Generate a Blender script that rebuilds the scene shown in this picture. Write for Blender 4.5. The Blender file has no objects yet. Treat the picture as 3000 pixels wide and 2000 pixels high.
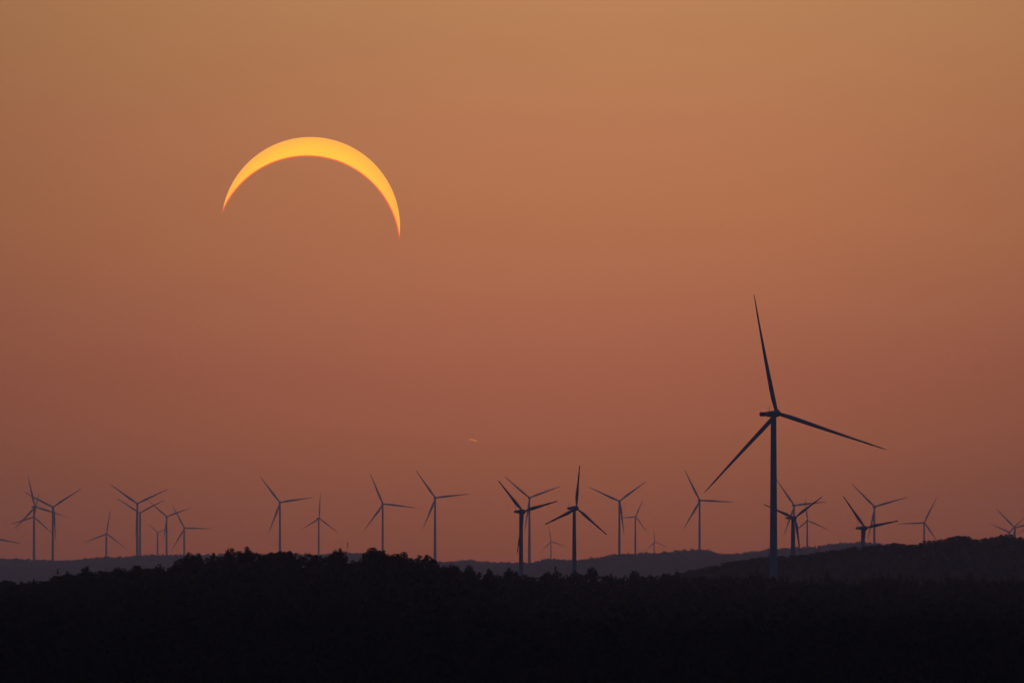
import bpy, math, random
import numpy as np
from mathutils import Vector

# ------------------------------------------------------------------ camera, sky, sun, exposure
S = bpy.context.scene
COL = S.collection
K = 1.775e-5                      # radians per photo pixel (3000 px wide photo, long telephoto)
CZ = 100.0                        # camera height
HY = 1700.0                       # photo row of the true horizon
PITCH = (HY - 1000) * K
cam_d = bpy.data.cameras.new("camera"); cam = bpy.data.objects.new("camera", cam_d); COL.objects.link(cam)
cam_d.sensor_width = 36.0; cam_d.lens = 18.0 / (1500 * K)
cam_d.clip_start = 1.0; cam_d.clip_end = 1.0e6
cam.location = (0, 0, CZ); cam.rotation_euler = (math.pi / 2 + PITCH, 0, 0)
S.camera = cam
S.view_settings.view_transform = 'Standard'; S.view_settings.look = 'None'
EXPO = 1.0; S.view_settings.exposure = EXPO; S.view_settings.gamma = 1.0; S.view_settings.use_curve_mapping = False
S.render.engine = 'CYCLES'
S.cycles.use_denoising = True
S.cycles.volume_bounces = 1
S.cycles.max_bounces = 4

def P(px, py, d):
    """point seen at photo pixel (px, py), d metres away along y"""
    f = Vector((0, math.cos(PITCH), math.sin(PITCH))); u = Vector((0, -math.sin(PITCH), math.cos(PITCH)))
    v = f + Vector((1, 0, 0)) * ((px - 1500) * K) + u * ((1000 - py) * K)
    return Vector((0, 0, CZ)) + v * (d / v.y)

SUN_EL = (HY - 664) * K; SUN_AZ = (910 - 1500) * K
def srgb(c):
    return tuple(((v / 255) / 12.92 if v / 255 <= 0.04045 else ((v / 255 + 0.055) / 1.055) ** 2.4) for v in c)

W = bpy.data.worlds.new("World"); S.world = W; W.use_nodes = True
nt = W.node_tree; nt.nodes.clear()
def nd(t, **kw):
    n = nt.nodes.new(t)
    for k, v in kw.items(): setattr(n, k, v)
    return n
def lk(a, b): nt.links.new(a, b)
def mth(op, a, b=None, c=None):
    n = nd('ShaderNodeMath', operation=op)
    for i, v in enumerate((a, b, c)):
        if v is None: continue
        if isinstance(v, (int, float)): n.inputs[i].default_value = v
        else: lk(v, n.inputs[i])
    return n.outputs[0]
tc = nd('ShaderNodeTexCoord'); sp = nd('ShaderNodeSeparateXYZ'); lk(tc.outputs['Generated'], sp.inputs[0])
az = mth('ARCTAN2', sp.outputs[0], sp.outputs[1])
el = mth('ARCSINE', sp.outputs[2])
sky = nd('ShaderNodeTexSky', sky_type='NISHITA', sun_disc=False)
sky.sun_elevation = SUN_EL; sky.sun_rotation = SUN_AZ; sky.altitude = 200; sky.air_density = 1.0; sky.dust_density = 2.0; sky.ozone_density = 5.2
SKY_STRENGTH = 0.09
# glow band of the evening sky low over the horizon, by elevation
HAZE_DENSITY = 1.2e-5            # per metre; T below is what is left of the sky's light after the haze box
HAZE_COLOR = (0.68, 0.90, 1.0)
HAZE_G = 0.62
HAZE_LIT = (0.091, 0.070, 0.092)  # light the haze itself adds (display units), measured
D_END = 52000.; TOP_H = 166.0
SKYROWS = [  # photo row, colour of the evening air seen there through the haze
 (1750, (115, 68, 52)), (1640, (122, 71, 55)), (1585, (125, 74, 58)), (1500, (133, 78, 60)), (1350, (145, 85, 63)), (1250, (152, 89, 66)),
 (1100, (159, 93, 70)), (900, (169, 103, 75)), (750, (175, 109, 76)), (600, (179, 114, 78)), (400, (183, 119, 82)),
 (200, (184, 125, 84)), (0, (186, 130, 87)), (-300, (184, 134, 94))]
def behind_haze(row, c):
    e = (HY - row) * K; path = D_END if e <= 0 else min(D_END, TOP_H / e); tr = math.exp(-HAZE_DENSITY * path)
    return tuple(max(0.002, (v - h * (1 - tr)) / tr / 2 ** EXPO) for v, h in zip(srgb(c), HAZE_LIT))
ELMAX = 0.042
ramp = nd('ShaderNodeValToRGB'); cr = ramp.color_ramp; cr.interpolation = 'LINEAR'
els = [((HY - y) * K, behind_haze(y, c)) for y, c in SKYROWS]
while len(cr.elements) < len(els): cr.elements.new(0.5)
for e, (v, c) in zip(cr.elements, els):
    pass
for i, (v, c) in enumerate(els):
    cr.elements[i].position = (i + 1) / 100.0
for i in reversed(range(len(els))):
    cr.elements[i].position = min(1.0, max(0.0, (els[i][0] + 0.003) / ELMAX)); cr.elements[i].color = (*els[i][1], 1)
lk(mth('DIVIDE', mth('ADD', el, 0.003), ELMAX), ramp.inputs[0])
el01 = mth('MINIMUM', 1.0, mth('MAXIMUM', 0.0, mth('DIVIDE', el, 0.03)))       # 0 at the horizon, 1 at 1.7 degrees
t = mth('DIVIDE', mth('SUBTRACT', az, mth('ADD', mth("MULTIPLY", el01, 250 * K), 70 * K)), 1500 * K)
amp = mth('SUBTRACT', 0.40, mth('MULTIPLY', el01, 0.15))
fall0 = mth('DIVIDE', 1.0, mth('ADD', 1.0, mth('MULTIPLY', mth('MULTIPLY', t, t), amp)))
# very faint uneven dust layers in the evening air
cmb = nd('ShaderNodeCombineXYZ'); lk(mth('MULTIPLY', az, 28.0), cmb.inputs[0]); lk(mth('MULTIPLY', el, 190.0), cmb.inputs[1])
dust = nd('ShaderNodeTexNoise'); lk(cmb.outputs[0], dust.inputs['Vector']); dust.inputs['Scale'].default_value = 1.6; dust.inputs['Detail'].default_value = 3
fall = mth('MULTIPLY', fall0, mth('ADD', 0.965, mth('MULTIPLY', dust.outputs[0], 0.07)))
glow = nd('ShaderNodeVectorMath', operation='SCALE'); lk(ramp.outputs[0], glow.inputs[0]); lk(fall, glow.inputs[3])
# band mask: full in the lowest degrees around the sun, gone by ~9 degrees up / 14 degrees aside
mr1 = nd('ShaderNodeMapRange', interpolation_type='SMOOTHSTEP'); lk(el, mr1.inputs[0])
mr1.inputs[1].default_value = 0.035; mr1.inputs[2].default_value = 0.16; mr1.inputs[3].default_value = 1; mr1.inputs[4].default_value = 0
mr2 = nd('ShaderNodeMapRange', interpolation_type='SMOOTHSTEP'); lk(mth('ABSOLUTE', az), mr2.inputs[0])
mr2.inputs[1].default_value = 0.05; mr2.inputs[2].default_value = 0.7; mr2.inputs[3].default_value = 1; mr2.inputs[4].default_value = 0
mask = mth('MULTIPLY', mr1.outputs[0], mr2.outputs[0])
tint = nd('ShaderNodeVectorMath', operation='MULTIPLY'); lk(sky.outputs[0], tint.inputs[0]); tint.inputs[1].default_value = (1.55, 1.0, 1.22)   # purple twilight
skys = nd('ShaderNodeVectorMath', operation='SCALE'); lk(tint.outputs[0], skys.inputs[0]); skys.inputs[3].default_value = SKY_STRENGTH
mixc = nd('ShaderNodeMix', data_type='RGBA'); lk(mask, mixc.inputs[0]); lk(skys.outputs[0], mixc.inputs[6]); lk(glow.outputs[0], mixc.inputs[7])
bg = nd('ShaderNodeBackground'); lk(mixc.outputs[2], bg.inputs[0]); bg.inputs[1].default_value = 1.0
wo = nd('ShaderNodeOutputWorld'); lk(bg.outputs[0], wo.inputs[0])

ld = bpy.data.lights.new("sun_light", 'SUN'); lo = bpy.data.objects.new("sun_light", ld); COL.objects.link(lo)
ld.energy = 0.06; ld.angle = math.radians(0.5); ld.color = (1.0, 0.42, 0.12)
sun_dir = Vector((math.sin(SUN_AZ) * math.cos(SUN_EL), math.cos(SUN_AZ) * math.cos(SUN_EL), math.sin(SUN_EL)))
lo.rotation_euler = sun_dir.to_track_quat('Z', 'Y').to_euler(); lo.location = (0, -50, CZ + 50)


# ------------------------------------------------------------------ helpers
rng = np.random.default_rng(7); random.seed(7)
def mat(name, col, rough=0.8, noise=None, spec=0.3):
    m = bpy.data.materials.new(name); m.use_nodes = True; b = m.node_tree.nodes['Principled BSDF']
    b.inputs['Roughness'].default_value = rough; b.inputs['Specular IOR Level'].default_value = spec
    if noise:
        c2, scale = noise; N = m.node_tree.nodes; L = m.node_tree.links
        tx = N.new('ShaderNodeTexCoord'); ns = N.new('ShaderNodeTexNoise'); ns.inputs['Scale'].default_value = scale; ns.inputs['Detail'].default_value = 5
        mx = N.new('ShaderNodeMix'); mx.data_type = 'RGBA'; mx.inputs[6].default_value = (*col, 1); mx.inputs[7].default_value = (*c2, 1)
        r = N.new('ShaderNodeMapRange'); r.inputs[1].default_value = 0.35; r.inputs[2].default_value = 0.65
        L.new(tx.outputs['Object'], ns.inputs['Vector']); L.new(ns.outputs[0], r.inputs[0]); L.new(r.outputs[0], mx.inputs[0]); L.new(mx.outputs[2], b.inputs['Base Color'])
    else: b.inputs['Base Color'].default_value = (*col, 1)
    return m
M_GROUND = mat('woodland_floor', (0.035, 0.045, 0.02), 1.0, ((0.06, 0.055, 0.03), 0.02), 0.0)
M_LEAF = mat('foliage', (0.017, 0.025, 0.012), 0.9, ((0.025, 0.033, 0.015), 3.0), 0.0)
M_NEEDLE = mat('needles', (0.018, 0.028, 0.014), 0.9, ((0.03, 0.04, 0.018), 3.0), 0.0)
M_BARK = mat('bark', (0.08, 0.06, 0.045), 0.95, ((0.14, 0.11, 0.08), 2.0), 0.1)
M_PAINT = mat('turbine_paint', (0.46, 0.34, 0.22), 0.6, ((0.40, 0.295, 0.19), 0.15))
M_RED = mat('red_band_paint', (0.35, 0.03, 0.03), 0.5, ((0.28, 0.03, 0.03), 0.3))
M_STEEL = mat('galvanised_steel', (0.3, 0.3, 0.31), 0.5, ((0.22, 0.22, 0.23), 0.5))

def link(name, me, m=None, parent=None):
    o = bpy.data.objects.new(name, me); COL.objects.link(o)
    if m and me is not None and not me.materials: me.materials.append(m)
    if parent: o.parent = parent
    return o
def mesh(name, V, F, smooth=False):
    me = bpy.data.meshes.new(name); V = np.asarray(V, dtype=np.float32)
    if isinstance(F, np.ndarray):
        n, k = F.shape; me.vertices.add(len(V)); me.vertices.foreach_set('co', V.ravel())
        me.loops.add(n * k); me.loops.foreach_set('vertex_index', F.ravel().astype(np.int32))
        me.polygons.add(n); me.polygons.foreach_set('loop_start', np.arange(0, n * k, k, dtype=np.int32))
        me.update(calc_edges=True)
    else:
        me.from_pydata([tuple(map(float, v)) for v in V], [], F)
    if smooth: me.polygons.foreach_set('use_smooth', np.ones(len(me.polygons), dtype=bool))
    return me
def tag(o, label=None, cat=None, group=None, kind=None):
    for k, v in (('label', label), ('category', cat), ('group', group), ('kind', kind)):
        if v: o[k] = v
    return o
def interp(xs, ys):
    return lambda x: np.interp(x, xs, ys)

# ------------------------------------------------------------------ skylines read from the photo (photo px)
FAR_R = [(1440,1664),(1500,1652),(1530,1647),(1565,1645),(1585,1638),(1600,1634),(1650,1636),(1700,1635),(1740,1632),(1775,1627),(1800,1621),(1850,1617),(1863,1619),(1880,1616),(1925,1617),(1950,1614),(1975,1611),(2010,1609),(2050,1606),(2075,1610),(2095,1615),(2120,1619),(2148,1621),(2165,1616),(2180,1618),(2195,1614),(2230,1609),(2260,1606),(2300,1601),(2330,1602),(2370,1599),(2400,1597),(2415,1595),(2425,1590),(2460,1589),(2500,1587),(2520,1585),(2570,1586),(2590,1592),(2650,1600),(2800,1600),(3000,1596),(3200,1600)]
FAR_L = [(-200,1628),(0,1632),(60,1634),(100,1637),(150,1639),(200,1638),(250,1634),(290,1629),(370,1629),(400,1624),(480,1622),(550,1622),(620,1621),(700,1619),(800,1619),(900,1622),(960,1620),(1040,1616),(1060,1619),(1100,1624),(1200,1634),(1275,1643),(1330,1642),(1350,1639),(1390,1636),(1400,1642),(1450,1643),(1500,1644),(1530,1646),(1600,1650),(1800,1655),(3200,1660)]
MID = [(1700,1730),(1900,1700),(1980,1682),(2000,1674),(2040,1669),(2080,1655),(2120,1648),(2150,1640),(2180,1637),(2210,1631),(2240,1628),(2290,1628),(2330,1625),(2370,1622),(2400,1615),(2450,1608),(2500,1600),(2530,1595),(2580,1596),(2600,1592),(2620,1587),(2660,1593),(2690,1592),(2702,1583),(2725,1580),(2740,1584),(2770,1574),(2815,1566),(2850,1576),(2880,1578),(2920,1569),(2940,1565),(2970,1569),(3000,1571),(3200,1565)]
FORE = [(-80,1690),(0,1693),(30,1691),(45,1699),(80,1697),(95,1692),(105,1697),(120,1690),(140,1692),(150,1685),(165,1673),(170,1668),(178,1682),(190,1672),(200,1669),(215,1673),(225,1676),(235,1662),(255,1657),(265,1668),(275,1670),(290,1663),(310,1658),(330,1664),(345,1659),(370,1660),(395,1650),(420,1651),(450,1656),(470,1643),(482,1655),(492,1660),(503,1653),(520,1632),(545,1619),(555,1614),(565,1620),(582,1616),(600,1619),(625,1610),(640,1620),(655,1616),(660,1603),(672,1600),(685,1602),(694,1612),(705,1602),(720,1597),(735,1602),(745,1610),(760,1611),(780,1612),(800,1608),(818,1604),(835,1603),(850,1606),(868,1612),(880,1612),(905,1613),(935,1612),(955,1619),(970,1619),(985,1607),(1000,1602),(1010,1610),(1025,1625),(1040,1634),(1052,1642),(1063,1640),(1066,1612),(1080,1600),(1110,1594),(1125,1602),(1135,1606),(1138,1618),(1152,1622),(1158,1612),(1172,1607),(1190,1612),(1205,1622),(1212,1632),(1220,1620),(1232,1613),(1250,1612),(1258,1622),(1268,1632),(1278,1642),(1285,1655),(1300,1650),(1325,1654),(1342,1653),(1355,1665),(1375,1653),(1390,1662),(1400,1668),(1420,1664),(1433,1662),(1447,1675),(1465,1680),(1478,1668),(1490,1663),(1505,1662),(1520,1668),(1535,1674),(1552,1680),(1575,1680),(1595,1672),(1608,1669),(1615,1673),(1627,1661),(1642,1670),(1655,1676),(1672,1672),(1683,1668),(1700,1675),(1718,1668),(1732,1660),(1748,1671),(1762,1679),(1782,1672),(1800,1682),(1815,1680),(1835,1678),(1858,1668),(1875,1674),(1888,1680),(1915,1677),(1930,1680),(1948,1672),(1960,1676),(1983,1669),(1995,1678),(2020,1684),(2050,1682),(2080,1683),(2110,1680),(2145,1678),(2170,1682),(2200,1677),(2218,1662),(2233,1678),(2260,1685),(2280,1690),(2300,1684),(2330,1692),(2360,1690),(2378,1682),(2390,1692),(2410,1684),(2423,1674),(2437,1686),(2460,1691),(2475,1688),(2500,1695),(2530,1690),(2550,1680),(2562,1673),(2578,1674),(2590,1684),(2602,1676),(2618,1686),(2635,1679),(2655,1690),(2672,1676),(2690,1693),(2715,1688),(2735,1686),(2755,1690),(2775,1670),(2792,1688),(2820,1686),(2842,1675),(2858,1690),(2882,1681),(2900,1692),(2930,1688),(2955,1690),(2970,1684),(2990,1690),(3010,1688),(3100,1690)]
far_r = interp(*zip(*FAR_R)); far_l = interp(*zip(*FAR_L)); mid = interp(*zip(*MID)); fore = interp(*zip(*FORE))
# ground crest under the near trees (px) and its distance
gcrest = interp([-600,0,300,560,1260,1400,1600,3000,3600], [1800,1785,1760,1732,1732,1762,1762,1768,1770])
dcrest = interp([-600,1300,1750,3600], [4900,5000,6200,6400])
D_MID, D_FR, D_FL = 10600., 31000., 35000.

def ground_px(col, d):
    """photo row at which the ground of column col stands at distance d (scalar arrays)"""
    dc = dcrest(col); g = gcrest(col)
    near = 2045 + (g - 2045) * np.clip((d - 2500) / (dc - 2500), 0, 1) ** 0.75
    return near
def ground_z(col, d):
    col = np.asarray(col, float); d = np.asarray(d, float); col, d = np.broadcast_arrays(col, d)
    H = lambda row, dist: CZ + (HY - row) * K * dist
    dc = dcrest(col); zc = H(gcrest(col), dc)
    wob = 2.5 * np.sin(col * 0.004 + d * 0.0011) + 1.5 * np.sin(col * 0.011 - d * 0.0023)
    valley = CZ - 26 + wob
    zm = H(mid(col) + 12, D_MID); zm = np.maximum(zm, valley)
    zr = np.maximum(H(far_r(col) + 12, D_FR), valley); zl = np.maximum(H(far_l(col) + 12, D_FL), valley)
    hills = lambda z, c, f, b: valley + (z - valley) * np.where(d < c, 1 / (1 + ((c - d) / f) ** 2), 1 / (1 + ((d - c) / b) ** 4))
    z = np.where(d <= dc, CZ + (HY - ground_px(col, d)) * K * d, 0)
    # camera hill down to the first valley
    z0 = CZ - 1.7 - 28 * np.clip((d - 15) / 1300., 0, 1) ** 1.5
    z2500 = CZ + (HY - 2045) * K * 2500
    z = np.where(d < 2500, np.minimum(z0, CZ - 1.7) * (1 - np.clip((d - 1400) / 1100, 0, 1)) + z2500 * np.clip((d - 1400) / 1100, 0, 1), z)
    beyond = np.clip((d - dc) / 500., 0, 1); beyond = beyond * beyond * (3 - 2 * beyond)
    zb = np.maximum(np.maximum(hills(zm, D_MID, 600., 1200.), hills(zr, D_FR, 2500., 3000.)), hills(zl, D_FL, 3000., 4000.))
    z = np.where(d > dc, zc * (1 - beyond) + zb * beyond, z)
    return z
def ground_at(px, d): return float(ground_z(px, d))

# ------------------------------------------------------------------ ground: one sheet to the horizon, all round the camera
view_cols = np.concatenate([np.arange(-1000, 4001, 8.)])
az_view = (view_cols - 1500) * K
az_rest = np.linspace(az_view[-1], az_view[0] + 2 * math.pi, 90)[1:-1]
azs = np.concatenate([az_view, az_rest])
ds = np.unique(np.concatenate([[0.5, 8, 30, 80, 200, 450, 800, 1200, 1600, 2000, 2300], np.arange(2500, 8400, 120), np.arange(8400, 11000, 100),
     np.arange(11000, 17000, 400), np.arange(17000, 24500, 1200), np.arange(24500, 39500, 500), np.arange(39500, D_END + 1, 2500), [D_END]]))
A, Dm = np.meshgrid(azs, ds, indexing='ij')
Aw = np.where(A > math.pi, A - 2 * math.pi, A)
cols = 1500 + np.clip(Aw, -0.5, 0.5) / K
Z = ground_z(np.clip(cols, -1000, 4000), Dm)
V = np.stack([Dm * np.sin(A), Dm * np.cos(A), Z], -1).reshape(-1, 3)
na, ndd = A.shape; ii = np.arange(na); jj = np.arange(ndd - 1)
I, J = np.meshgrid(ii, jj, indexing='ij'); I2 = (I + 1) % na
F = np.stack([I * ndd + J, I2 * ndd + J, I2 * ndd + J + 1, I * ndd + J + 1], -1).reshape(-1, 4)
V = np.vstack([V, [[0, 0, CZ - 1.7]]]); ci = len(V) - 1
me = mesh('ground', V, F[:, ::-1].copy(), True)
tag(link('ground', me, M_GROUND), kind='structure')

# ------------------------------------------------------------------ foliage shapes
def leaf_quads(C, R, n, size, r):
    """n leaf quads per clump centre C (k,3) with radii R"""
    k = len(C); c = np.repeat(C, n, 0); rad = np.repeat(R, n)
    d = r.normal(size=(k * n, 3)); d /= np.linalg.norm(d, axis=1)[:, None]
    p = c + d * (rad * r.uniform(0.35, 1.08, k * n) ** 0.6)[:, None] * np.array([1, 1, 0.8])
    a = r.normal(size=(k * n, 3)); a /= np.linalg.norm(a, axis=1)[:, None]
    b = np.cross(a, r.normal(size=(k * n, 3))); b /= np.linalg.norm(b, axis=1)[:, None]
    s = (size * r.uniform(0.6, 1.3, k * n))[:, None]
    a = a * s * 0.62; b = b * s * 0.38
    V = np.stack([p - a, p - b * 1.0, p + a, p + b], 1).reshape(-1, 3)
    return V, np.arange(len(V)).reshape(-1, 4)
def crown_unit(seed, k, n, size, open_=0.0, conifer=False):
    """crown in a unit box: x,y in -.5...5, z 0..1"""
    r = np.random.default_rng(seed)
    if conifer:
        zs = np.sort(r.uniform(0, 1, k)) ; ang = r.uniform(0, 6.28, k); w = (1 - zs) ** 0.7 * 0.44 * r.uniform(0.3, 1.0, k)
        C = np.stack([np.cos(ang) * w, np.sin(ang) * w, zs * 0.97 - 0.10 * w], 1); R = 0.065 + 0.10 * (1 - zs)
        C[-1] = (0, 0, 0.985); R[-1] = 0.035
    else:
        u = r.uniform(0, 1, k); ang = r.uniform(0, 6.28, k); th = np.arccos(1 - u * 1.45)
        rr = r.uniform(0.45, 0.92, k) ** (0.5)
        C = np.stack([np.sin(th) * np.cos(ang) * 0.42 * rr, np.sin(th) * np.sin(ang) * 0.42 * rr, 0.45 + np.cos(th) * 0.44 * rr], 1)
        R = r.uniform(0.09, 0.19, k) * (1 - 0.35 * open_)
        core = r.uniform(-0.22, 0.22, (max(3, k // 3), 3)) + (0, 0, 0.42)
        C = np.vstack([C, core]); R = np.concatenate([R, np.full(len(core), 0.17)])
    return leaf_quads(C, R, n, size, r)
def tube(p0, p1, r0, r1, n=7):
    p0, p1 = Vector(p0), Vector(p1); ax = (p1 - p0).normalized(); s = ax.orthogonal().normalized(); t_ = ax.cross(s)
    V = [p + (s * math.cos(2 * math.pi * i / n) + t_ * math.sin(2 * math.pi * i / n)) * r for p, r in ((p0, r0), (p1, r1)) for i in range(n)]
    F = [(i, (i + 1) % n, n + (i + 1) % n, n + i) for i in range(n)] + [tuple(range(n))[::-1], tuple(range(n, 2 * n))]
    return V, F
def join(parts):
    V = []; F = []
    for v, f in parts:
        o = len(V); V += [tuple(x) for x in v]; F += [tuple(o + i for i in q) for q in f]
    return V, F
def trunk_unit(seed, conifer=False):
    r = random.Random(seed)
    if conifer: return join([tube((0, 0, -0.02), (0, 0, 0.86), 0.03, 0.006)])
    ps = [tube((0, 0, -0.02), (0.02, 0, 0.42), 0.05, 0.03)]
    for i in range(7):
        a = i * 0.9 + r.random(); h = r.uniform(0.55, 0.86); w = r.uniform(0.15, 0.36)
        base = (0.02, 0, r.uniform(0.28, 0.42)); tip = (math.cos(a) * w, math.sin(a) * w, h)
        ps.append(tube(base, tip, 0.018, 0.004, 5))
    return join(ps)
PROTO = {'broad': [], 'airy': [], 'conifer': [], 'shrub': []}
for i in range(6): PROTO['broad'].append((mesh('leafy_crown', *crown_unit(10 + i, 22, 62, 0.060)), mesh('tree_trunk', *trunk_unit(i))))
for i in range(4): PROTO['airy'].append((mesh('airy_crown', *crown_unit(40 + i, 17, 52, 0.048, 1.0)), mesh('tree_trunk', *trunk_unit(20 + i))))
for i in range(5): PROTO['conifer'].append((mesh('needle_crown', *crown_unit(60 + i, 34, 30, 0.055, conifer=True)), mesh('conifer_trunk', *trunk_unit(40 + i, True))))
for i in range(4): PROTO['shrub'].append((mesh('ragged_crown', *crown_unit(80 + i, 16, 60, 0.062, 0.6)), mesh('tree_trunk', *trunk_unit(60 + i))))
for k_, lst in PROTO.items():
    for cme, tme in lst:
        cme.materials.append(M_NEEDLE if k_ == 'conifer' else M_LEAF); tme.materials.append(M_BARK)
KNAME = {'broad': 'broadleaf_tree', 'airy': 'broadleaf_tree', 'conifer': 'conifer_tree', 'shrub': 'shrubby_tree'}
KCAT = {'broad': 'tree', 'airy': 'tree', 'conifer': 'conifer', 'shrub': 'tree'}
ntree = [0]
def tree(px, ytop, wpx, kind, label, group, dd=0.0, crown_px=None):
    d = float(dcrest(px)) + dd
    top = P(px, ytop, d); gz = ground_at(px, d); h = max(2.5, top.z - gz)
    root = bpy.data.objects.new(KNAME[kind], None); COL.objects.link(root)
    root.location = (top.x, top.y, gz - 0.05); root.rotation_euler = (0, 0, random.uniform(0, 6.28)); root.empty_display_size = 0.5
    w = wpx * K * d; cme, tme = PROTO[kind][ntree[0] % len(PROTO[kind])]; ntree[0] += 1
    ch = min(h * 0.93, max(h * 0.5, w * (1.9 if kind == 'conifer' else 1.05))) if crown_px is None else crown_px * K * d
    c = link('crown', cme, parent=root); c.scale = (w / 0.95, w / 0.95, ch); c.location = (0, 0, h - ch * (0.98 if kind != 'conifer' else 0.99))
    k = link('trunk', tme, parent=root)
    if kind == 'conifer': k.scale = (h * 0.4, h * 0.4, h)
    else:
        k.scale = (w * 0.9, w * 0.9, h)
    tag(root, label, KCAT[kind], group)
    return root

# ------------------------------------------------------------------ trees of the near skyline, one by one
NAMED = [  # x, top row, width px, kind, label
 (1100,1591,106,'airy','largest round-crowned tree on the black ridge, sky through its ragged top, before a pale tower'),
 (1081,1600,48,'airy','tree pressed against the left side of the largest round-crowned tree'),
 (1125,1603,46,'airy','tree pressed against the right side of the largest round-crowned tree'),
 (1158,1618,46,'broad','low dense tree filling the dip right of the largest round tree'),
 (1175,1606,80,'airy','domed tree with twiggy right edge, second of three rising right of the ridge centre'),
 (1250,1610,52,'airy','open wispy-topped tree with a hooked right branch, beside the tower of a tall pale turbine'),
 (1223,1614,30,'airy','thin upright tuft leaning left from the wispy-topped tree'),
 (1270,1632,44,'broad','dark shoulder tree under the base of the tall pale turbine, where the ridge falls away'),
 (1000,1600,42,'shrub','pointed tree with a small spiky tip beside the thin far radio mast'),
 (985,1607,44,'broad','bushy tree propping the left side of the spiky-tipped pointed tree'),
 (720,1595,54,'broad','rounded domed tree, right one of the close pair on top of the ridge'),
 (674,1599,40,'broad','rounded tree, left one of the close pair on top of the ridge'),
 (836,1603,62,'broad','broad flat-topped tree just right of the tower behind the ridge summit'),
 (800,1608,40,'broad','tree whose left side covers the foot of the far turbine on the ridge summit'),
 (624,1609,24,'shrub','narrow jagged treetop standing left of the close pair of domed trees'),
 (555,1613,38,'broad','first tall tree at the left end of the high ridge, before a far tower'),
 (585,1616,32,'shrub','uneven treetop just right of the first tall tree on the high ridge'),
 (524,1632,34,'broad','sloping tree stepping down from the left end of the high ridge'),
 (470,1642,36,'airy','wispy tree standing in the dip before the high ridge starts'),
 (400,1648,44,'broad','rounded tree on the low left slope, under the paired pale towers'),
 (345,1658,40,'broad','low tree on the left slope between a small lone turbine and the paired towers'),
 (255,1655,44,'broad','smooth round-headed tree on the low left slope, left of a small lone turbine'),
 (200,1668,34,'broad','small bushy tree left of the smooth round-headed one'),
 (169,1665,24,'conifer','little pointed spire poking from the low left slope right of the two left towers'),
 (22,1689,54,'broad','bushy treetop in the bottom left corner of the skyline'),
 (97,1690,20,'shrub','scrubby twiggy treetop below the foot of the leftmost stacked turbines'),
 (1325,1650,52,'broad','flat low tree in the saddle just right of the high black ridge'),
 (1376,1651,34,'broad','small peaked tree on the saddle, next treetop right of the flat low one'),
 (1432,1661,34,'shrub','jagged treetop left of the tower of the left dark turbine'),
 (1497,1659,46,'shrub','ragged bush-like treetop directly left of the left dark turbine tower'),
 (1627,1659,30,'conifer','pointed treetop halfway between the two dark mid-distance turbines'),
 (1603,1669,30,'shrub','blunt treetop just left of the pointed one between the two dark turbines'),
 (1683,1667,34,'shrub','low treetop hiding the foot of the right dark mid-distance turbine'),
 (1732,1657,42,'broad','tallest blocky treetop just right of the right dark mid-distance turbine'),
 (1784,1670,32,'airy','forked sparse treetop right of the tallest blocky one'),
 (1859,1666,32,'broad','rounded treetop below the small turbine with a leftward blade'),
 (1948,1671,28,'broad','small knob-shaped treetop left of a short conifer tip, before the grey far ridge'),
 (1983,1667,26,'conifer','short conifer tip where the darker middle ridge first rises from the wood'),
 (2218,1660,36,'conifer','tall conifer tip just left of the foot of the largest turbine'),
 (2266,1684,34,'broad','dark rounded treetop hiding the foot of the largest turbine'),
 (2292,1686,30,'shrub','low jagged treetop just right of the foot of the largest turbine'),
 (2423,1672,28,'conifer','lone conifer tip in the wood, right of the largest turbine tower'),
 (2378,1681,22,'conifer','small conifer tip between the largest turbine and the lone conifer tip'),
 (2560,1672,26,'conifer','left of three close conifer tips below the half-hidden dark turbine'),
 (2579,1673,20,'conifer','middle one of three close conifer tips below the half-hidden dark turbine'),
 (2602,1675,26,'conifer','right of three close conifer tips below the half-hidden dark turbine'),
 (2635,1678,30,'conifer','stubby conifer tip right of the close group of three'),
 (2673,1675,26,'conifer','sharp conifer tip below the far turbine standing at the right'),
 (2775,1669,28,'conifer','tallest slim conifer tip towards the right end of the wood'),
 (2842,1674,36,'conifer','wide twin-pointed conifer tip near the right end of the wood'),
 (2882,1681,22,'conifer','small conifer tip just right of the wide twin-pointed one'),
 (2970,1683,26,'conifer','last conifer tip before the right border of the view'),
]
for px, y, w, kd, lab in NAMED:
    tree(px, y, w, kd, lab, 'trees along the near skyline', random.uniform(-25, 15))
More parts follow.
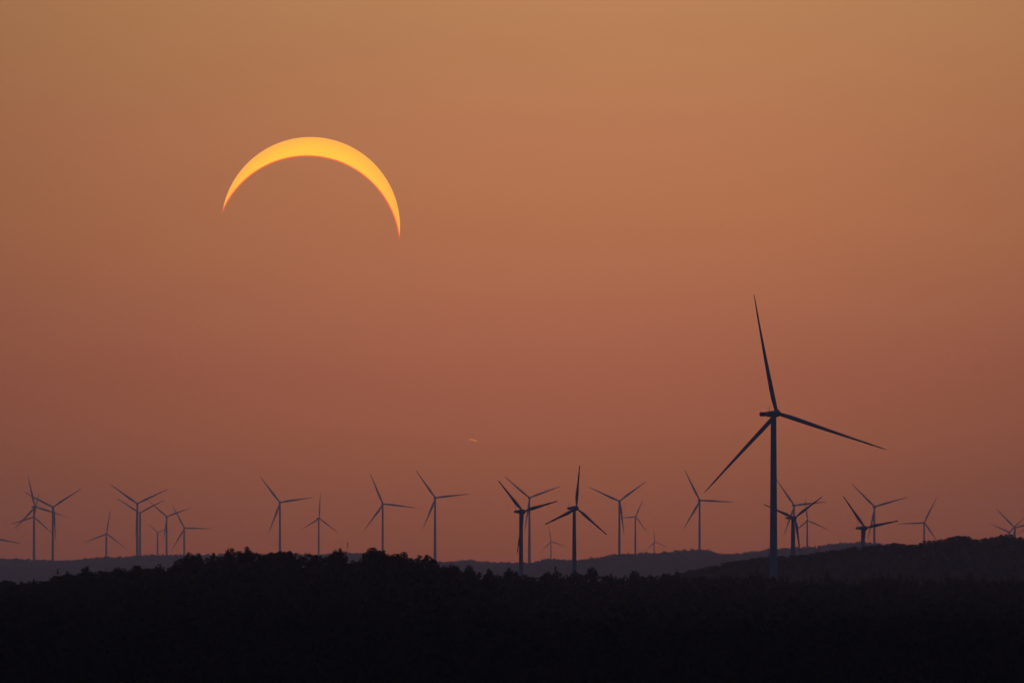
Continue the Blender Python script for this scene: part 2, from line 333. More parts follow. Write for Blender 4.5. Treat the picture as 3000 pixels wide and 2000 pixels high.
ZONES = [(-90, 'dark treetop in the bottom-left stretch of the near wood, before the leftmost towers'),
 (130, 'dark treetop on the low left slope around the smooth round-headed tree'),
 (270, 'dark treetop on the low left slope under the small lone turbine'),
 (360, 'dark treetop on the low left slope under the close pair of towers'),
 (445, 'dark treetop in the dip before the high black ridge begins'),
 (520, 'dark treetop at the left shoulder of the high black ridge'),
 (640, 'dark treetop between and under the close pair of domed trees'),
 (750, 'dark treetop at the foot of the tall far turbine behind the ridge summit'),
 (870, 'dark treetop at the foot of the upright-bladed turbine behind the black ridge'),
 (965, 'dark treetop tucked under the spiky-tipped pointed tree'),
 (1060, 'dark treetop packed under the tall round trees of the black ridge'),
 (1280, 'dark treetop in the saddle just right of the high black ridge'),
 (1400, 'dark treetop left of the left dark turbine tower'),
 (1540, 'dark treetop between the two dark mid-distance turbine towers'),
 (1690, 'dark treetop just right of the right dark mid-distance turbine'),
 (1800, 'dark treetop below the wide V-bladed pale turbine'),
 (1900, 'dark treetop where the middle ridge first rises behind the near wood'),
 (2040, 'dark treetop below the pale turbine on the grey knoll'),
 (2160, 'dark treetop around the foot of the largest turbine'),
 (2320, 'dark treetop around the lone conifer tip right of the largest turbine'),
 (2480, 'dark treetop below the half-hidden dark turbine'),
 (2620, 'dark treetop below the far turbine standing alone at the right'),
 (2740, 'dark treetop around the tallest slim conifer tip'),
 (2860, 'dark treetop at the right end of the near wood')]
x = -60.0; BACK = []
while x < 3060:
    left = x < 1350
    w = random.uniform(36, 58) if left else random.uniform(26, 42)
    for dx, extra, dd in ((0, 1.5, random.uniform(-10, 30)), (random.uniform(4, 9), random.uniform(7, 16), random.uniform(-120, -40))):
        xx = x + dx; lo_, hi_ = xx - w * 0.33, xx + w * 0.33
        ymax = float(np.max(fore(np.linspace(lo_, hi_, 9)))); ymin = float(fore(xx))
        y = 0.5 * ymax + 0.5 * ymin + extra
        if extra > 5: BACK.append((xx, y, dd, w)); continue        # lower ones are lost in the mass
        kd = random.choice(['broad', 'broad', 'broad', 'airy']) if left else random.choice(['broad', 'shrub', 'shrub', 'broad', 'airy'] + ['conifer'] * 2 * (xx > 2250))
        lab = [q[1] for q in ZONES if q[0] <= xx][-1]
        tree(xx, y, w, kd, lab, lab.replace('dark treetop', 'dark treetops', 1), dd)
    x += random.uniform(22, 30) if left else random.uniform(22, 28)

# ------------------------------------------------------------------ the woods that read as one mass
def mass(name, pts, w, h, protos, m, label, cat, fix=None):
    """pts (n,3) ground points, crowns joined into one mesh"""
    Vs = []; n0 = 0; Fs = []
    r = np.random.default_rng(5)
    idx = r.integers(0, len(protos), len(pts)) if fix is None else fix
    for pi, (pv, pf) in enumerate(protos):
        sel = np.where(idx == pi)[0]
        if not len(sel): continue
        a = r.uniform(0, 6.28, len(sel)); c, s = np.cos(a), np.sin(a); ww = w[sel]; hh = h[sel]
        X = (pv[None, :, 0] * c[:, None] - pv[None, :, 1] * s[:, None]) * ww[:, None] + pts[sel, 0][:, None]
        Y = (pv[None, :, 0] * s[:, None] + pv[None, :, 1] * c[:, None]) * ww[:, None] + pts[sel, 1][:, None]
        Zz = pv[None, :, 2] * hh[:, None] + pts[sel, 2][:, None]
        Vv = np.stack([X, Y, Zz], -1); Ff = pf[None] + (np.arange(len(sel)) * len(pv))[:, None, None] + n0
        Vs.append(Vv.reshape(-1, 3)); Fs.append(Ff.reshape(-1, 4)); n0 += len(sel) * len(pv)
    me = mesh(name, np.vstack(Vs), np.vstack(Fs)); o = link(name, me, m)
    tag(o, label, cat, kind='stuff'); return o
low = [crown_unit(200 + i, 9, 11, 0.17) for i in range(8)]
lowc = [crown_unit(220 + i, 14, 8, 0.14, conifer=True) for i in range(4)]
# near wood
n = 11000
cx = rng.uniform(-260, 3260, n); u = rng.uniform(0, 1, n)
dc = dcrest(cx); dd = 2450 + (dc - 60 - 2450) * u ** 0.8
rows = ground_px(cx, dd)
zz = ground_z(cx, dd); h_allow = CZ + (HY - (fore(cx) + 14)) * K * dd - zz
hh = np.minimum(rng.uniform(5.5, 9.5, n), h_allow); ok = hh > 2.5
cx, dd, zz, hh = cx[ok], dd[ok], zz[ok], hh[ok]
pts = np.stack([(cx - 1500) * K * dd, dd, zz - 0.2], 1); ww = hh * rng.uniform(0.75, 1.15, len(hh))
nlow = len(low) + 2; fine = [crown_unit(240 + i, 16, 40, 0.08) for i in range(4)]
bp = []; bw = []; bh = []
for px, y, d_, w in BACK:
    d_ += float(dcrest(px)); z_ = ground_at(px, d_); bp.append(((px - 1500) * K * d_, d_, z_)); bw.append(w * K * d_ * 1.1); bh.append(max(2.0, CZ + (HY - y) * K * d_ - z_))
FIX = np.concatenate([rng.integers(0, nlow, len(pts)), nlow + rng.integers(0, 4, len(bp))])
pts = np.vstack([pts, bp]); ww = np.concatenate([ww, bw]); hh = np.concatenate([hh, bh])
mass('forest', pts, ww, hh, low + lowc[:2] + fine, M_LEAF, 'black mass of woodland covering the near hillside along the bottom', 'woodland', FIX)
def ridge_wood(name, f, D, x0, x1, sp, wlo, whi, depth, label, front):
    P_ = []; W_ = []; H_ = []
    for k_ in range(depth):
        d = D - front + (front + 120) * k_ / (depth - 1)
        xs = np.arange(x0, x1, sp / (K * d)) + rng.uniform(-.5, .5) * sp / (K * d); xs = xs + rng.uniform(-.4, .4, len(xs)) * sp / (K * d)
        z = ground_z(xs, d); w = rng.uniform(wlo, whi, len(xs))
        top = CZ + (HY - f(xs)) * K * d + rng.uniform(-1.0, 0.55, len(xs)) * (w * 0.42)
        h = np.minimum(top - z, w * 1.25); ok = h > 1.0
        P_.append(np.stack([(xs - 1500) * K * d, np.full(len(xs), d), z - 0.3], 1)[ok]); W_.append(w[ok]); H_.append(np.maximum(h, w * 0.5)[ok])
    return mass(name, np.vstack(P_), np.concatenate(W_), np.concatenate(H_), low, M_LEAF, label, 'woodland')
ridge_wood('middle_ridge_wood', mid, D_MID, 1720, 3260, 3.6, 3.0, 6.0, 16, 'dark blue-grey wooded hill rising behind the right half of the near wood', 900)
ridge_wood('far_ridge_wood', far_r, D_FR, 1440, 2760, 5.5, 6, 11, 14, 'hazy grey wooded ridge under the far turbines right of centre', 2600)
ridge_wood('farthest_ridge_wood', far_l, D_FL, -260, 1800, 6.5, 7, 12, 14, 'hazy grey wooded ridge under the far turbines on the left', 3200)

# ------------------------------------------------------------------ wind turbines
TILT = math.radians(5.5)
def fit_rotor(tips):
    t_ = np.array(tips, float); Mn = t_.mean(0); v = t_ - Mn; v[:, 1] *= -1      # y up
    ang = np.arctan2(v[:, 0], v[:, 1]); v = v[np.argsort(ang)]
    best = None
    for c in np.linspace(0.55, 1.0, 24):
        for th0 in np.radians(np.arange(0, 120, 1.0)):
            th = th0 + np.radians([0, 120, 240]); sc = math.sqrt(1 - min(c, 0.985) ** 2); m = np.stack([c * np.sin(th) - sc * math.sin(TILT) * np.cos(th), np.cos(th) * math.cos(TILT)], 1)
            for s in range(3):
                q = np.roll(v, s, 0); L = (m * q).sum() / (m * m).sum()
                if L <= 0: continue
                e = ((m * L - q) ** 2).sum() + 6.0 * (c < 0.8) * (0.8 - c) * L
                if best is None or e < best[0]: best = (e, c, th0, L)
        
    return Mn, best[1], best[2], best[3]
CH_BIG = [(0, .031), (.05, .032), (.12, .038), (.2, .038), (.35, .032), (.5, .026), (.7, .018), (.85, .0125), (.95, .009), (1, .004)]
CH_OLD = [(0, .034), (.08, .034), (.16, .052), (.26, .072), (.36, .066), (.5, .050), (.65, .038), (.8, .029), (.93, .024), (.985, .020), (1, .008)]
CH_FAR = [(0, .040), (.08, .040), (.2, .060), (.3, .062), (.45, .050), (.6, .038), (.78, .026), (.9, .018), (.97, .012), (1, .004)]
def blade_mesh(L, prof, r0, r1, e, zax, a, grow=1.0, bend=0.03):
    """blade along zax in the rotor plane (e = chord direction, a = axis), only stations r0..r1"""
    st = [r0] + [p[0] for p in prof if r0 < p[0] < r1] + [r1]
    extra = np.linspace(r0, r1, 6).tolist(); st = sorted(set([round(s, 4) for s in st + extra]))
    xs, ys = zip(*prof); V = []; F = []; n = 10
    for s in st:
        c = float(np.interp(s, xs, ys)) * L * grow; root = max(0, 1 - s / 0.12)
        tk = c * (0.95 * root + (0.26 if s < .4 else 0.18) * (1 - root)); tw = math.radians(14 * (1 - s) ** 2 * (1 - root))
        off = -0.25 * c * (1 - root) * 0.5
        ctr = zax * (s * L) + a * (bend * L * s * s)
        for i in range(n):
            t_ = 2 * math.pi * i / n; xx = math.cos(t_) * c / 2 + off; yy = math.sin(t_) * tk / 2 * (1 - 0.35 * math.cos(t_) * (1 - root))
            V.append(ctr + e * (xx * math.cos(tw) - yy * math.sin(tw)) + a * (xx * math.sin(tw) + yy * math.cos(tw)))
    for k_ in range(len(st) - 1):
        for i in range(n): F.append((k_ * n + i, k_ * n + (i + 1) % n, (k_ + 1) * n + (i + 1) % n, (k_ + 1) * n + i))
    F.append(tuple(range(n))[::-1]); F.append(tuple(range((len(st) - 1) * n, len(st) * n)))
    return mesh('blade', V, F, True)
def loft(rings, caps=True):
    n = len(rings[0]); V = [p for r_ in rings for p in r_]; F = []
    for k_ in range(len(rings) - 1):
        for i in range(n): F.append((k_ * n + i, k_ * n + (i + 1) % n, (k_ + 1) * n + (i + 1) % n, (k_ + 1) * n + i))
    if caps: F.append(tuple(range(n))[::-1]); F.append(tuple(range((len(rings) - 1) * n, len(rings) * n)))
    return V, F
def turbine(label, D, hub, tips, towx, wtop, wbot, basey, style='far', group='wind turbines on the horizon', nac=None):
    Mn, c, th0, Lpx = fit_rotor(tips); psi = math.acos(min(c, 0.985)); s = math.sin(psi)
    k = K * D; L = Lpx * k; a = Vector((s, -math.cos(psi), 0)); e = Vector((math.cos(psi), s, 0)); z = Vector((0, 0, 1))
    cone = {'big': 0.09, 'old': 0.03, 'far': 0.05}[style]; ct, stl = math.cos(TILT), math.sin(TILT)
    ar = Vector((s * ct, -math.cos(psi) * ct, stl)); zr = Vector((-s * stl, math.cos(psi) * stl, ct))   # rotor axis and up, tilted back
    hubx = Mn[0] - cone * Lpx * s; hubx = 0.65 * hubx + 0.35 * hub[0]
    H = P(hubx, 0.6 * Mn[1] + 0.4 * hub[1], D)
    over = min(6.5, max(2.6 if L > 30 else 2.0, (hubx - towx) * k / s))
    tpos = H - a * over; gx = 1500 + tpos.x / (K * tpos.y); gz = ground_at(gx, tpos.y)
    root = bpy.data.objects.new('wind_turbine', None); COL.objects.link(root); root.location = (tpos.x, tpos.y, gz - 0.3); root.empty_display_size = 3
    tag(root, label, 'wind turbine', group)
    hl = H - root.location                                # hub in local frame
    ht = hl.z - (0.013 * L + 0.5)
    # tower: widths read at top and at the lowest visible row, carried on to the ground
    hvis = (basey - H.z * 0 - (0.5 * Mn[1] + 0.5 * hub[1])) * k
    wf = 1.12 if style == 'far' else 1.0; rt, rb = wtop * wf * k / 2, wbot * wf * k / 2; slope = (rb - rt) / max(hvis, 1)
    rings = []
    for f_ in (0, 0.02, 0.25, 0.5, 0.75, 0.96, 1.0):
        zz_ = ht * f_; r_ = rt + slope * (ht - zz_) * (1.0 if f_ > 0 else 1.05)
        rings.append([Vector((math.cos(2 * math.pi * i / 20) * r_, math.sin(2 * math.pi * i / 20) * r_, zz_)) for i in range(20)])
    link('tower', mesh('tower', *loft(rings), smooth=True), M_PAINT, root)
    # nacelle
    def ell(center, w, h, n=14, sq=2.0):
        r_ = []
        for i in range(n):
            t_ = 2 * math.pi * i / n; cc, ss = math.cos(t_), math.sin(t_)
            r_.append(center + e * (math.copysign(abs(cc) ** (2 / sq), cc) * w / 2) + z * (math.copysign(abs(ss) ** (2 / sq), ss) * h / 2))
        return r_
    if style == 'big':
        secs = [(-12.0, 1.8, 1.6), (-11.9, 2.0, 1.8), (-5.2, 2.1, 1.8), (-4.9, 2.8, 2.5), (0, 3.1, 3.0), (over - 1.9, 2.9, 3.0)]; sq = 4
        zo = -0.35
    elif style == 'old':
        q = L / 36.0
        nl = 19.5 * k / s                    # tail length that shows as read from the photo
        secs = [(-nl, .7 * q, .9 * q), (-nl * .96, 1.5 * q, 1.7 * q), (-nl * .82, 2.2 * q, 2.3 * q), (-nl * .45, 2.7 * q, 2.7 * q), (-.8 * q, 3.2 * q, 3.9 * q), (over - 2.2 * q, 3.3 * q, 4.1 * q), (over - 1.4 * q, 2.6 * q, 3.0 * q)]; sq = 2.6; zo = 0
    else:
        q = L / 50.0
        secs = [(-6.0 * q, 2.2 * q, 2.0 * q), (-5.7 * q, 2.8 * q, 2.7 * q), (-1 * q, 3.2 * q, 3.3 * q), (over - 1.5 * q, 3.0 * q, 3.1 * q)]; sq = 4; zo = 0
    tl = Vector((0, 0, hl.z + zo))
    nc = link('nacelle', mesh('nacelle', *loft([ell(tl + a * u_, w_, h_, sq=sq) for u_, w_, h_ in secs]), smooth=False), M_PAINT, root)
    if style == 'big':
        link('red_cooler_box', mesh('red_cooler_box', *loft([ell(tl + a * u_, 2.3, 1.95, sq=5) for u_ in (-12.1, -6.3)])), M_RED, nc)
    if style in ('big', 'old'):
        u_ = -4.2 if style == 'big' else -nl * .8; b0 = tl + a * u_ + z * 0.9
        v1 = tube(b0, b0 + z * 2.6, 0.10, 0.07, 6); v2 = tube(b0 + z * 2.2 - a * .7, b0 + z * 2.2 + a * .7, 0.06, 0.06, 5)
        link('wind_vane', mesh('wind_vane', *join([v1, v2])), M_STEEL, nc)
    # hub with spinner nose
    hr = {'big': 0.031, 'old': 0.052, 'far': 0.036}[style] * L
    hs = [(-1.0, .75), (-.6, 1.0), (0, 1.04), (.5, .9), (.9, .6), (1.12, .28), (1.2, .05)]
    hb = link('hub', mesh('hub', *loft([[hl + ar * (u_ * hr) + (e * math.cos(2 * math.pi * i / 16) + zr * math.sin(2 * math.pi * i / 16)) * (w_ * hr) for i in range(16)] for u_, w_ in hs]), smooth=True), M_PAINT, root)
    prof = {'big': CH_BIG, 'old': [(p_[0], p_[1] * 1.15) for p_ in CH_OLD], 'far': CH_FAR}[style]
    for i in range(3):
        th = th0 + i * 2 * math.pi / 3; zx = (e * math.sin(th) + zr * math.cos(th)); ch = (e * math.cos(th) - zr * math.sin(th))
        zx2 = (zx + ar * (cone * 0.5)).normalized()
        b = link('blade', blade_mesh(L, prof, 0.02, 1.0, ch, zx2, ar, 1.0, cone * 0.5), M_PAINT, root); b.location = hl
        if style == 'old':
            for r0, r1 in ((0.66, 0.82), (0.91, 0.99)):
                link('red_band', blade_mesh(L, prof, r0, r1, ch, zx2, ar, 1.06, cone * 0.5), M_RED, b)
        if style == 'big':
            link('red_band', blade_mesh(L, prof, 0.80, 0.90, ch, zx2, ar, 1.06, cone * 0.5), M_RED, b)
    return root
GF = 'far turbines fading in the haze'; GD = 'dark turbines of the middle distance'
T = [
 ('pale far turbine cut by the left border, only a blade tip reaching into view', 36000, (-25,1576), [(68,1594),(-58,1490),(-85,1640)], -27, 5, 6.5, 1636, 'far', GF),
 ('upper of two turbines whose towers line up at the far left, one blade nearly upright', 35300, (101,1486), [(81.5,1391),(192,1513),(45,1545)], 99.5, 4.2, 6.8, 1636, 'far', GF),
 ('lower of two turbines whose towers line up at the far left, blades drooping wide', 38500, (101,1517), [(121,1437),(25,1539),(151,1557)], 100.5, 3.8, 5.5, 1636, 'far', GF),
 ('wide V-bladed far turbine just right of the two whose towers line up', 35200, (155.5,1486), [(66,1441),(242,1432),(164,1579)], 154, 4.6, 6.6, 1636, 'far', GF),
 ('small lone far turbine standing by itself between the left towers and the paired towers', 42000, (312,1564), [(326,1491),(246,1590),(369,1604)], 311, 4.4, 5.8, 1628, 'far', GF),
 ('taller turbine of the close pair whose towers nearly touch, blades in a wide V', 35200, (403.3,1475), [(319,1418.5),(494,1433.5),(398,1571)], 403, 4.8, 6.8, 1622, 'far', GF),
 ('shorter turbine of the close pair whose towers nearly touch, right one', 38000, (411,1502), [(338,1458.5),(486,1465.5),(410,1582)], 410, 4.4, 5.6, 1622, 'far', GF),
 ('far turbine right of the close pair, its raised left blade crossing theirs', 38500, (488,1512.5), [(432,1463),(560.5,1488.5),(480,1586)], 487, 4.0, 5.4, 1621, 'far', GF),
 ('smallest short-bladed turbine in the left cluster, just left of a taller tower', 47500, (462.5,1559), [(432.5,1531),(502.5,1542.5),(457,1603)], 462, 3.6, 5.0, 1621, 'far', GF),
 ('far turbine at the left end of the black ridge, one blade level to the right', 40500, (539,1549), [(499,1477),(625,1550.8),(504,1605)], 538.5, 4.2, 5.2, 1618, 'far', GF),
 ('tall far turbine behind the ridge summit, left of a smaller upright-bladed one', 35400, (819,1471), [(760.5,1393.5),(921,1458.5),(786.5,1561)], 820, 4.2, 6.2, 1605, 'far', GF),
 ('smaller far turbine with one blade straight up behind the black ridge', 40500, (937,1522), [(944,1438.5),(883,1550.5),(985,1555)], 936, 3.6, 4.8, 1612, 'far', GF),
 ('far turbine rising behind the largest round tree', 35400, (1120,1476), [(1083,1385),(1223,1490.5),(1068,1551)], 1121, 4.6, 5.6, 1597, 'far', GF),
 ('tallest pale turbine, its full tower standing where the high black ridge ends', 35200, (1275,1457.6), [(1217,1375.5),(1377,1448),(1239.5,1549)], 1274.5, 4.4, 8.4, 1640, 'far', GF),
 ('pale far turbine standing right behind the left dark turbine', 35200, (1550,1458.5), [(1473.5,1393.5),(1647.5,1425.5),(1539.5,1552)], 1551, 4.2, 8.0, 1644, 'far', GF),
 ('tiny faint turbine between the two dark mid-distance turbines', 48500, (1614.7,1585), [(1606.5,1539),(1659,1601.5),(1583,1616)], 1614, 2.4, 3.4, 1633, 'far', GF),
 ('pale far turbine with a very wide V of blades right of the two dark turbines', 31200, (1816.2,1467), [(1721.5,1428),(1898,1409.5),(1828,1565)], 1816, 4.6, 6.6, 1616, 'far', GF),
 ('slender far turbine with one blade pointing level to the left, beside the wide V-bladed one', 34000, (1862.5,1511.6), [(1885,1462.5),(1810,1518.5),(1896,1559)], 1861.4, 3.2, 5.6, 1616, 'far', GF),
 ('faintest tiny turbine low on the grey ridge right of the slender one', 48500, (1916.5,1587.4), [(1911.3,1542),(1963,1607),(1892,1609.5)], 1915.5, 2.4, 3.2, 1614, 'far', GF),
 ('pale far turbine alone on the grey knoll left of the largest turbine', 31100, (2050.7,1466), [(2003,1374.5),(2152,1472),(2002,1549)], 2051.5, 4.4, 6.2, 1605, 'far', GF),
 ('pale far turbine partly behind the dark turbine at the right of the largest tower', 31300, (2327,1480), [(2275,1402.5),(2421,1467),(2294,1571)], 2326.5, 4.4, 6.0, 1600, 'far', GF),
 ('slim far turbine with one blade up, right of the dark one beside the largest tower', 33500, (2365.8,1524.5), [(2356,1455.5),(2430,1553.5),(2318,1562)], 2365, 3.6, 5.4, 1598, 'far', GF),
 ('pale far turbine standing behind the half-hidden dark turbine', 31300, (2562,1484), [(2491,1415.5),(2661,1457),(2544,1578)], 2561.5, 4.2, 6.0, 1583, 'far', GF),
 ('far turbine alone at the right with one blade pointing level to the left', 33000, (2710,1533.4), [(2752.5,1451),(2625.5,1543),(2746,1590)], 2709, 4.0, 5.0, 1580, 'far', GF),
 ('pale turbine low behind the hilltop at the right border, upper hub of the crossing pair', 33000, (2974.4,1544.5), [(2913,1487.5),(3054,1530),(2958,1622)], 2973.5, 4.4, 4.8, 1572, 'far', GF),
 ('lower turbine of the crossing pair at the right border, hub just above the hilltop', 36000, (2958.6,1559), [(2903.5,1537.5),(3007,1508),(2968,1625)], 2957.5, 4.2, 4.8, 1568, 'far', GF),
 ('turbine outside the right border with one faint blade reaching in over the hilltop', 34000, (3041,1526), [(2979,1561.5),(3038,1455),(3108,1560)], 3040, 4.4, 5.4, 1568, 'far', GF),
 ('left dark turbine with tapered egg-shaped nacelle, two blades raised, third against its tower', 10000, (1531,1498.4), [(1462,1406),(1632.5,1468),(1518,1619.5)], 1526.5, 10.6, 12.4, 1670, 'old', GD),
 ('dark turbine with one blade straight up and two drooping, second dark one from the left', 10000, (1688,1489.5), [(1698.5,1362.5),(1597,1535),(1779,1564.5)], 1682.5, 9.0, 13.2, 1668, 'old', GD),
 ('dark turbine just right of the largest tower, one blade passing behind that tower', 10900, (2330,1521.5), [(2233.5,1475),(2411.5,1452.5),(2343,1610)], 2321, 9.6, 12.8, 1625, 'old', GD),
 ('half-hidden dark turbine on the middle ridge crest, only a stub of its tower visible', 10900, (2534.5,1545), [(2470,1451.5),(2633,1529.5),(2515,1660)], 2528, 9.8, 11.0, 1592, 'old', GD),
 ('largest dark turbine by far, three long slender blades and boxy nacelle, towering at the right', 8700, (2276,1210.5), [(2207,864.5),(2600.5,1322),(2062,1442.5)], 2266.5, 16.2, 23.0, 1675, 'big', GD),
]
for row in T: turbine(*row)

# ------------------------------------------------------------------ thin masts far behind the woods
def mast(px, ytop, D, wpx, label, panels):
    top = P(px, ytop, D); gz = ground_at(px, D); h = top.z - gz; w = wpx * K * D
    root = bpy.data.objects.new('radio_mast', None); COL.objects.link(root); root.location = (top.x, top.y, gz)
    tag(root, label, 'radio mast', 'thin radio masts behind the ridges')
    ps = [tube((w * .5 * cx_, w * .5 * cy_, 0), (w * .16 * cx_, w * .16 * cy_, h), w * .16, w * .09, 5) for cx_, cy_ in ((1, 0), (-.5, .87), (-.5, -.87))]
    for k_ in range(26):
        z0 = h * k_ / 26; ps.append(tube((w * .4 * (-1) ** k_, 0, z0), (-w * .4 * (-1) ** k_, 0, z0 + h / 26), w * .06, w * .06, 4))
    link('lattice', mesh('lattice', *join(ps)), M_STEEL, root)
    for q in panels:
        link('antenna', mesh('antenna', *tube((0, 0, h - q * K * D - 2.2), (0, 0, h - q * K * D + 2.2), w * .75, w * .75, 8)), M_STEEL, root)
mast(1018, 1588, 34000, 2.0, 'thin faint mast beside the spiky-tipped tree on the black ridge', (3, 9))
mast(2238, 1588, 31500, 1.6, 'hair-thin faint mast on the grey ridge just left of the largest tower', ())

# ------------------------------------------------------------------ the eclipsed sun: what the moon leaves uncovered
DS = 220000.
sc_, sr = (909.9, 663.9), 262.0; mc, mrad = (899.9, 729.3), 270.2
Cs = P(*sc_, DS); RS = sr * K * DS
f_ = (Cs - Vector((0, 0, CZ))).normalized(); ex = Vector((1, 0, 0)); uz = ex.cross(f_).normalized()
import cmath
dx_, dy_ = mc[0] - sc_[0], -(mc[1] - sc_[1]); dist = math.hypot(dx_, dy_)
a_ = (sr ** 2 - mrad ** 2 + dist ** 2) / (2 * dist); h_ = math.sqrt(sr ** 2 - a_ ** 2)
ux, uy = dx_ / dist, dy_ / dist
tipA = (a_ * ux - h_ * uy, a_ * uy + h_ * ux); tipB = (a_ * ux + h_ * uy, a_ * uy - h_ * ux)
def arc(center, r, pA, pB, n):
    aA = math.atan2(pA[1] - center[1], pA[0] - center[0]); aB = math.atan2(pB[1] - center[1], pB[0] - center[0])
    lft, rgt = (aA, aB) if pA[0] < pB[0] else (aB, aA)
    if lft < 0: lft += 2 * math.pi
    return [(center[0] + r * math.cos(lft + (rgt - lft) * i / n), center[1] + r * math.sin(lft + (rgt - lft) * i / n)) for i in range(n + 1)]
NS = 220
out = arc((0, 0), sr, tipA, tipB, NS); inn = arc((dx_, dy_), mrad, tipA, tipB, NS)
V = []; F = []; NR = 8
for side in (0, 1):
    for i in range(NS + 1):
        for j in range(NR + 1):
            t_ = j / NR; xx = inn[i][0] * (1 - t_) + out[i][0] * t_; yy = inn[i][1] * (1 - t_) + out[i][1] * t_
            r2 = min(0.9999, (xx * xx + yy * yy) / (sr * sr)); depth = math.sqrt(1 - r2) * sr
            V.append(((xx) / sr, (yy) / sr, (depth if side == 0 else depth - 8) / sr))
nn = (NS + 1) * (NR + 1)
for i in range(NS):
    for j in range(NR):
        q = i * (NR + 1) + j; F.append((q, q + 1, q + NR + 2, q + NR + 1)); F.append((q + nn, q + nn + NR + 1, q + nn + NR + 2, q + nn + 1))
    for j, fl in ((0, 0), (NR, 1)):
        q = i * (NR + 1) + j; g = (q, q + NR + 1, q + nn + NR + 1, q + nn); F.append(g if not fl else g[::-1])
sm = bpy.data.materials.new('sun_surface'); sm.use_nodes = True; N = sm.node_tree.nodes; Lk = sm.node_tree.links; N.clear()
tx = N.new('ShaderNodeTexCoord'); se = N.new('ShaderNodeSeparateXYZ'); Lk.new(tx.outputs['Object'], se.inputs[0])
def m2(op, a, b=None):
    n = N.new('ShaderNodeMath'); n.operation = op
    for i, v in enumerate((a, b)):
        if v is None: continue
        if isinstance(v, (int, float)): n.inputs[i].default_value = v
        else: Lk.new(v, n.inputs[i])
    return n.outputs[0]
rad = m2('SQRT', m2('ADD', m2('MULTIPLY', se.outputs[0], se.outputs[0]), m2('MULTIPLY', se.outputs[1], se.outputs[1])))
mx_ = m2('SUBTRACT', se.outputs[0], dx_ / sr); my_ = m2('SUBTRACT', se.outputs[1], dy_ / sr)
mr_ = m2('MULTIPLY', m2('SUBTRACT', m2('SQRT', m2('ADD', m2('MULTIPLY', mx_, mx_), m2('MULTIPLY', my_, my_))), mrad / sr), sr)  # px from the moon's limb
limb = N.new('ShaderNodeValToRGB'); Lk.new(rad, limb.inputs[0])
SUNC = [(0.70, (255, 202, 66)), (0.86, (255, 198, 68)), (0.95, (255, 184, 70)), (0.992, (255, 176, 76)), (1.0, (255, 184, 92))]
while len(limb.color_ramp.elements) < len(SUNC): limb.color_ramp.elements.new(0.9)
for i, (p_, c_) in enumerate(SUNC): limb.color_ramp.elements[i].position = p_ if p_ < 1 else 1.0; limb.color_ramp.elements[i].color = (*srgb(c_), 1)
rim = N.new('ShaderNodeMapRange'); rim.interpolation_type = 'SMOOTHSTEP'; Lk.new(mr_, rim.inputs[0]); rim.inputs[1].default_value = 2.0; rim.inputs[2].default_value = 5.0
mixs = N.new('ShaderNodeMix'); mixs.data_type = 'RGBA'; Lk.new(rim.outputs[0], mixs.inputs[0]); mixs.inputs[6].default_value = (*srgb((255, 104, 66)), 1); Lk.new(limb.outputs[0], mixs.inputs[7])
em = N.new('ShaderNodeEmission'); Lk.new(mixs.outputs[2], em.inputs[0]); em.inputs[1].default_value = 1.12 / 2 ** EXPO
om = N.new('ShaderNodeOutputMaterial'); Lk.new(em.outputs[0], om.inputs[0])
so = link('sun', mesh('sun_crescent', V, F), sm)
from mathutils import Matrix
Mx = Matrix((ex, uz, -f_)).transposed().to_4x4(); so.matrix_world = Matrix.Translation(Cs) @ Mx @ Matrix.Scale(RS, 4)
tag(so, 'glowing yellow crescent of the eclipsed sun, thin red inner rim, horns pointing down', 'sun')

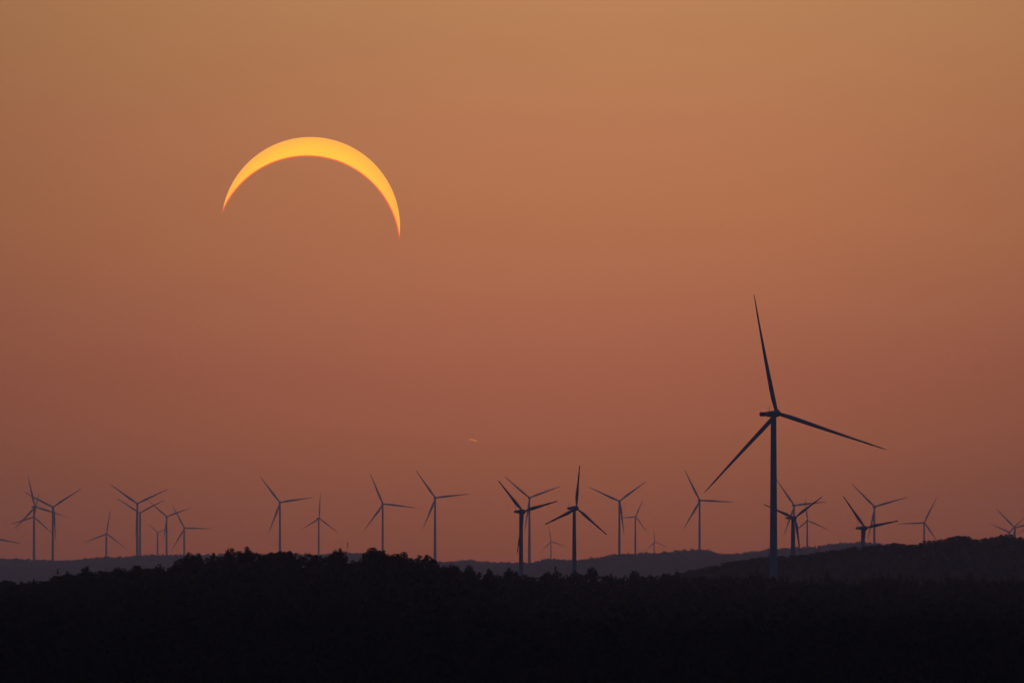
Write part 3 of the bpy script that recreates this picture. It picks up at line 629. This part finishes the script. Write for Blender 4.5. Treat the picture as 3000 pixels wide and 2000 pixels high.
# ------------------------------------------------------------------ short bright vapour streak
c0 = P(1383, 1288, 150000.); kk = K * 150000
V = []; rings = []
for i in range(17):
    u_ = -1 + 2 * i / 16; r_ = 2.9 * kk * math.sqrt(max(0.0008, 1 - u_ * u_)) * (0.75 + 0.25 * u_)
    rings.append([Vector((u_ * 17 * kk, math.cos(2 * math.pi * j / 12) * r_, math.sin(2 * math.pi * j / 12) * r_ - (u_ * 4.2 + 1.3 * u_ * u_) * kk)) for j in range(12)])
cm = bpy.data.materials.new('vapour'); cm.use_nodes = True; N = cm.node_tree.nodes; N.clear(); pv = N.new('ShaderNodeVolumePrincipled')
pv.inputs['Density'].default_value = 0.14 / (5 * kk); pv.inputs['Color'].default_value = (0.98, 0.62, 0.55, 1); pv.inputs['Anisotropy'].default_value = 0.93
om = N.new('ShaderNodeOutputMaterial'); cm.node_tree.links.new(pv.outputs[0], om.inputs['Volume'])
co = link('vapour_trail', mesh('vapour_trail', *loft(rings), smooth=True), cm); co.location = c0
tag(co, 'short faint reddish vapour streak high in the sky above the horizon turbines', 'contrail')

# ------------------------------------------------------------------ haze: one even box of air
zmin = float(Z.min()) - 1.0
ztop = P(2207, 862, 8700).z
for row in T: ztop = max(ztop, max(P(x_, y_, row[1]).z for x_, y_ in row[3]))
ztop += 6
B = D_END + 400
bv = [(sx * B, sy * B, z_) for z_ in (zmin, ztop) for sx, sy in ((-1, -1), (1, -1), (1, 1), (-1, 1))]
bf = [(3, 2, 1, 0), (4, 5, 6, 7), (0, 1, 5, 4), (1, 2, 6, 5), (2, 3, 7, 6), (3, 0, 4, 7)]
hm = bpy.data.materials.new('haze'); hm.use_nodes = True; N = hm.node_tree.nodes; N.clear(); pv = N.new('ShaderNodeVolumePrincipled')
pv.inputs['Density'].default_value = HAZE_DENSITY; pv.inputs['Color'].default_value = (*HAZE_COLOR, 1); pv.inputs['Anisotropy'].default_value = HAZE_G
om = N.new('ShaderNodeOutputMaterial'); hm.node_tree.links.new(pv.outputs[0], om.inputs['Volume'])
ho = link('haze', mesh('haze', bv, bf), hm); tag(ho, kind='stuff')
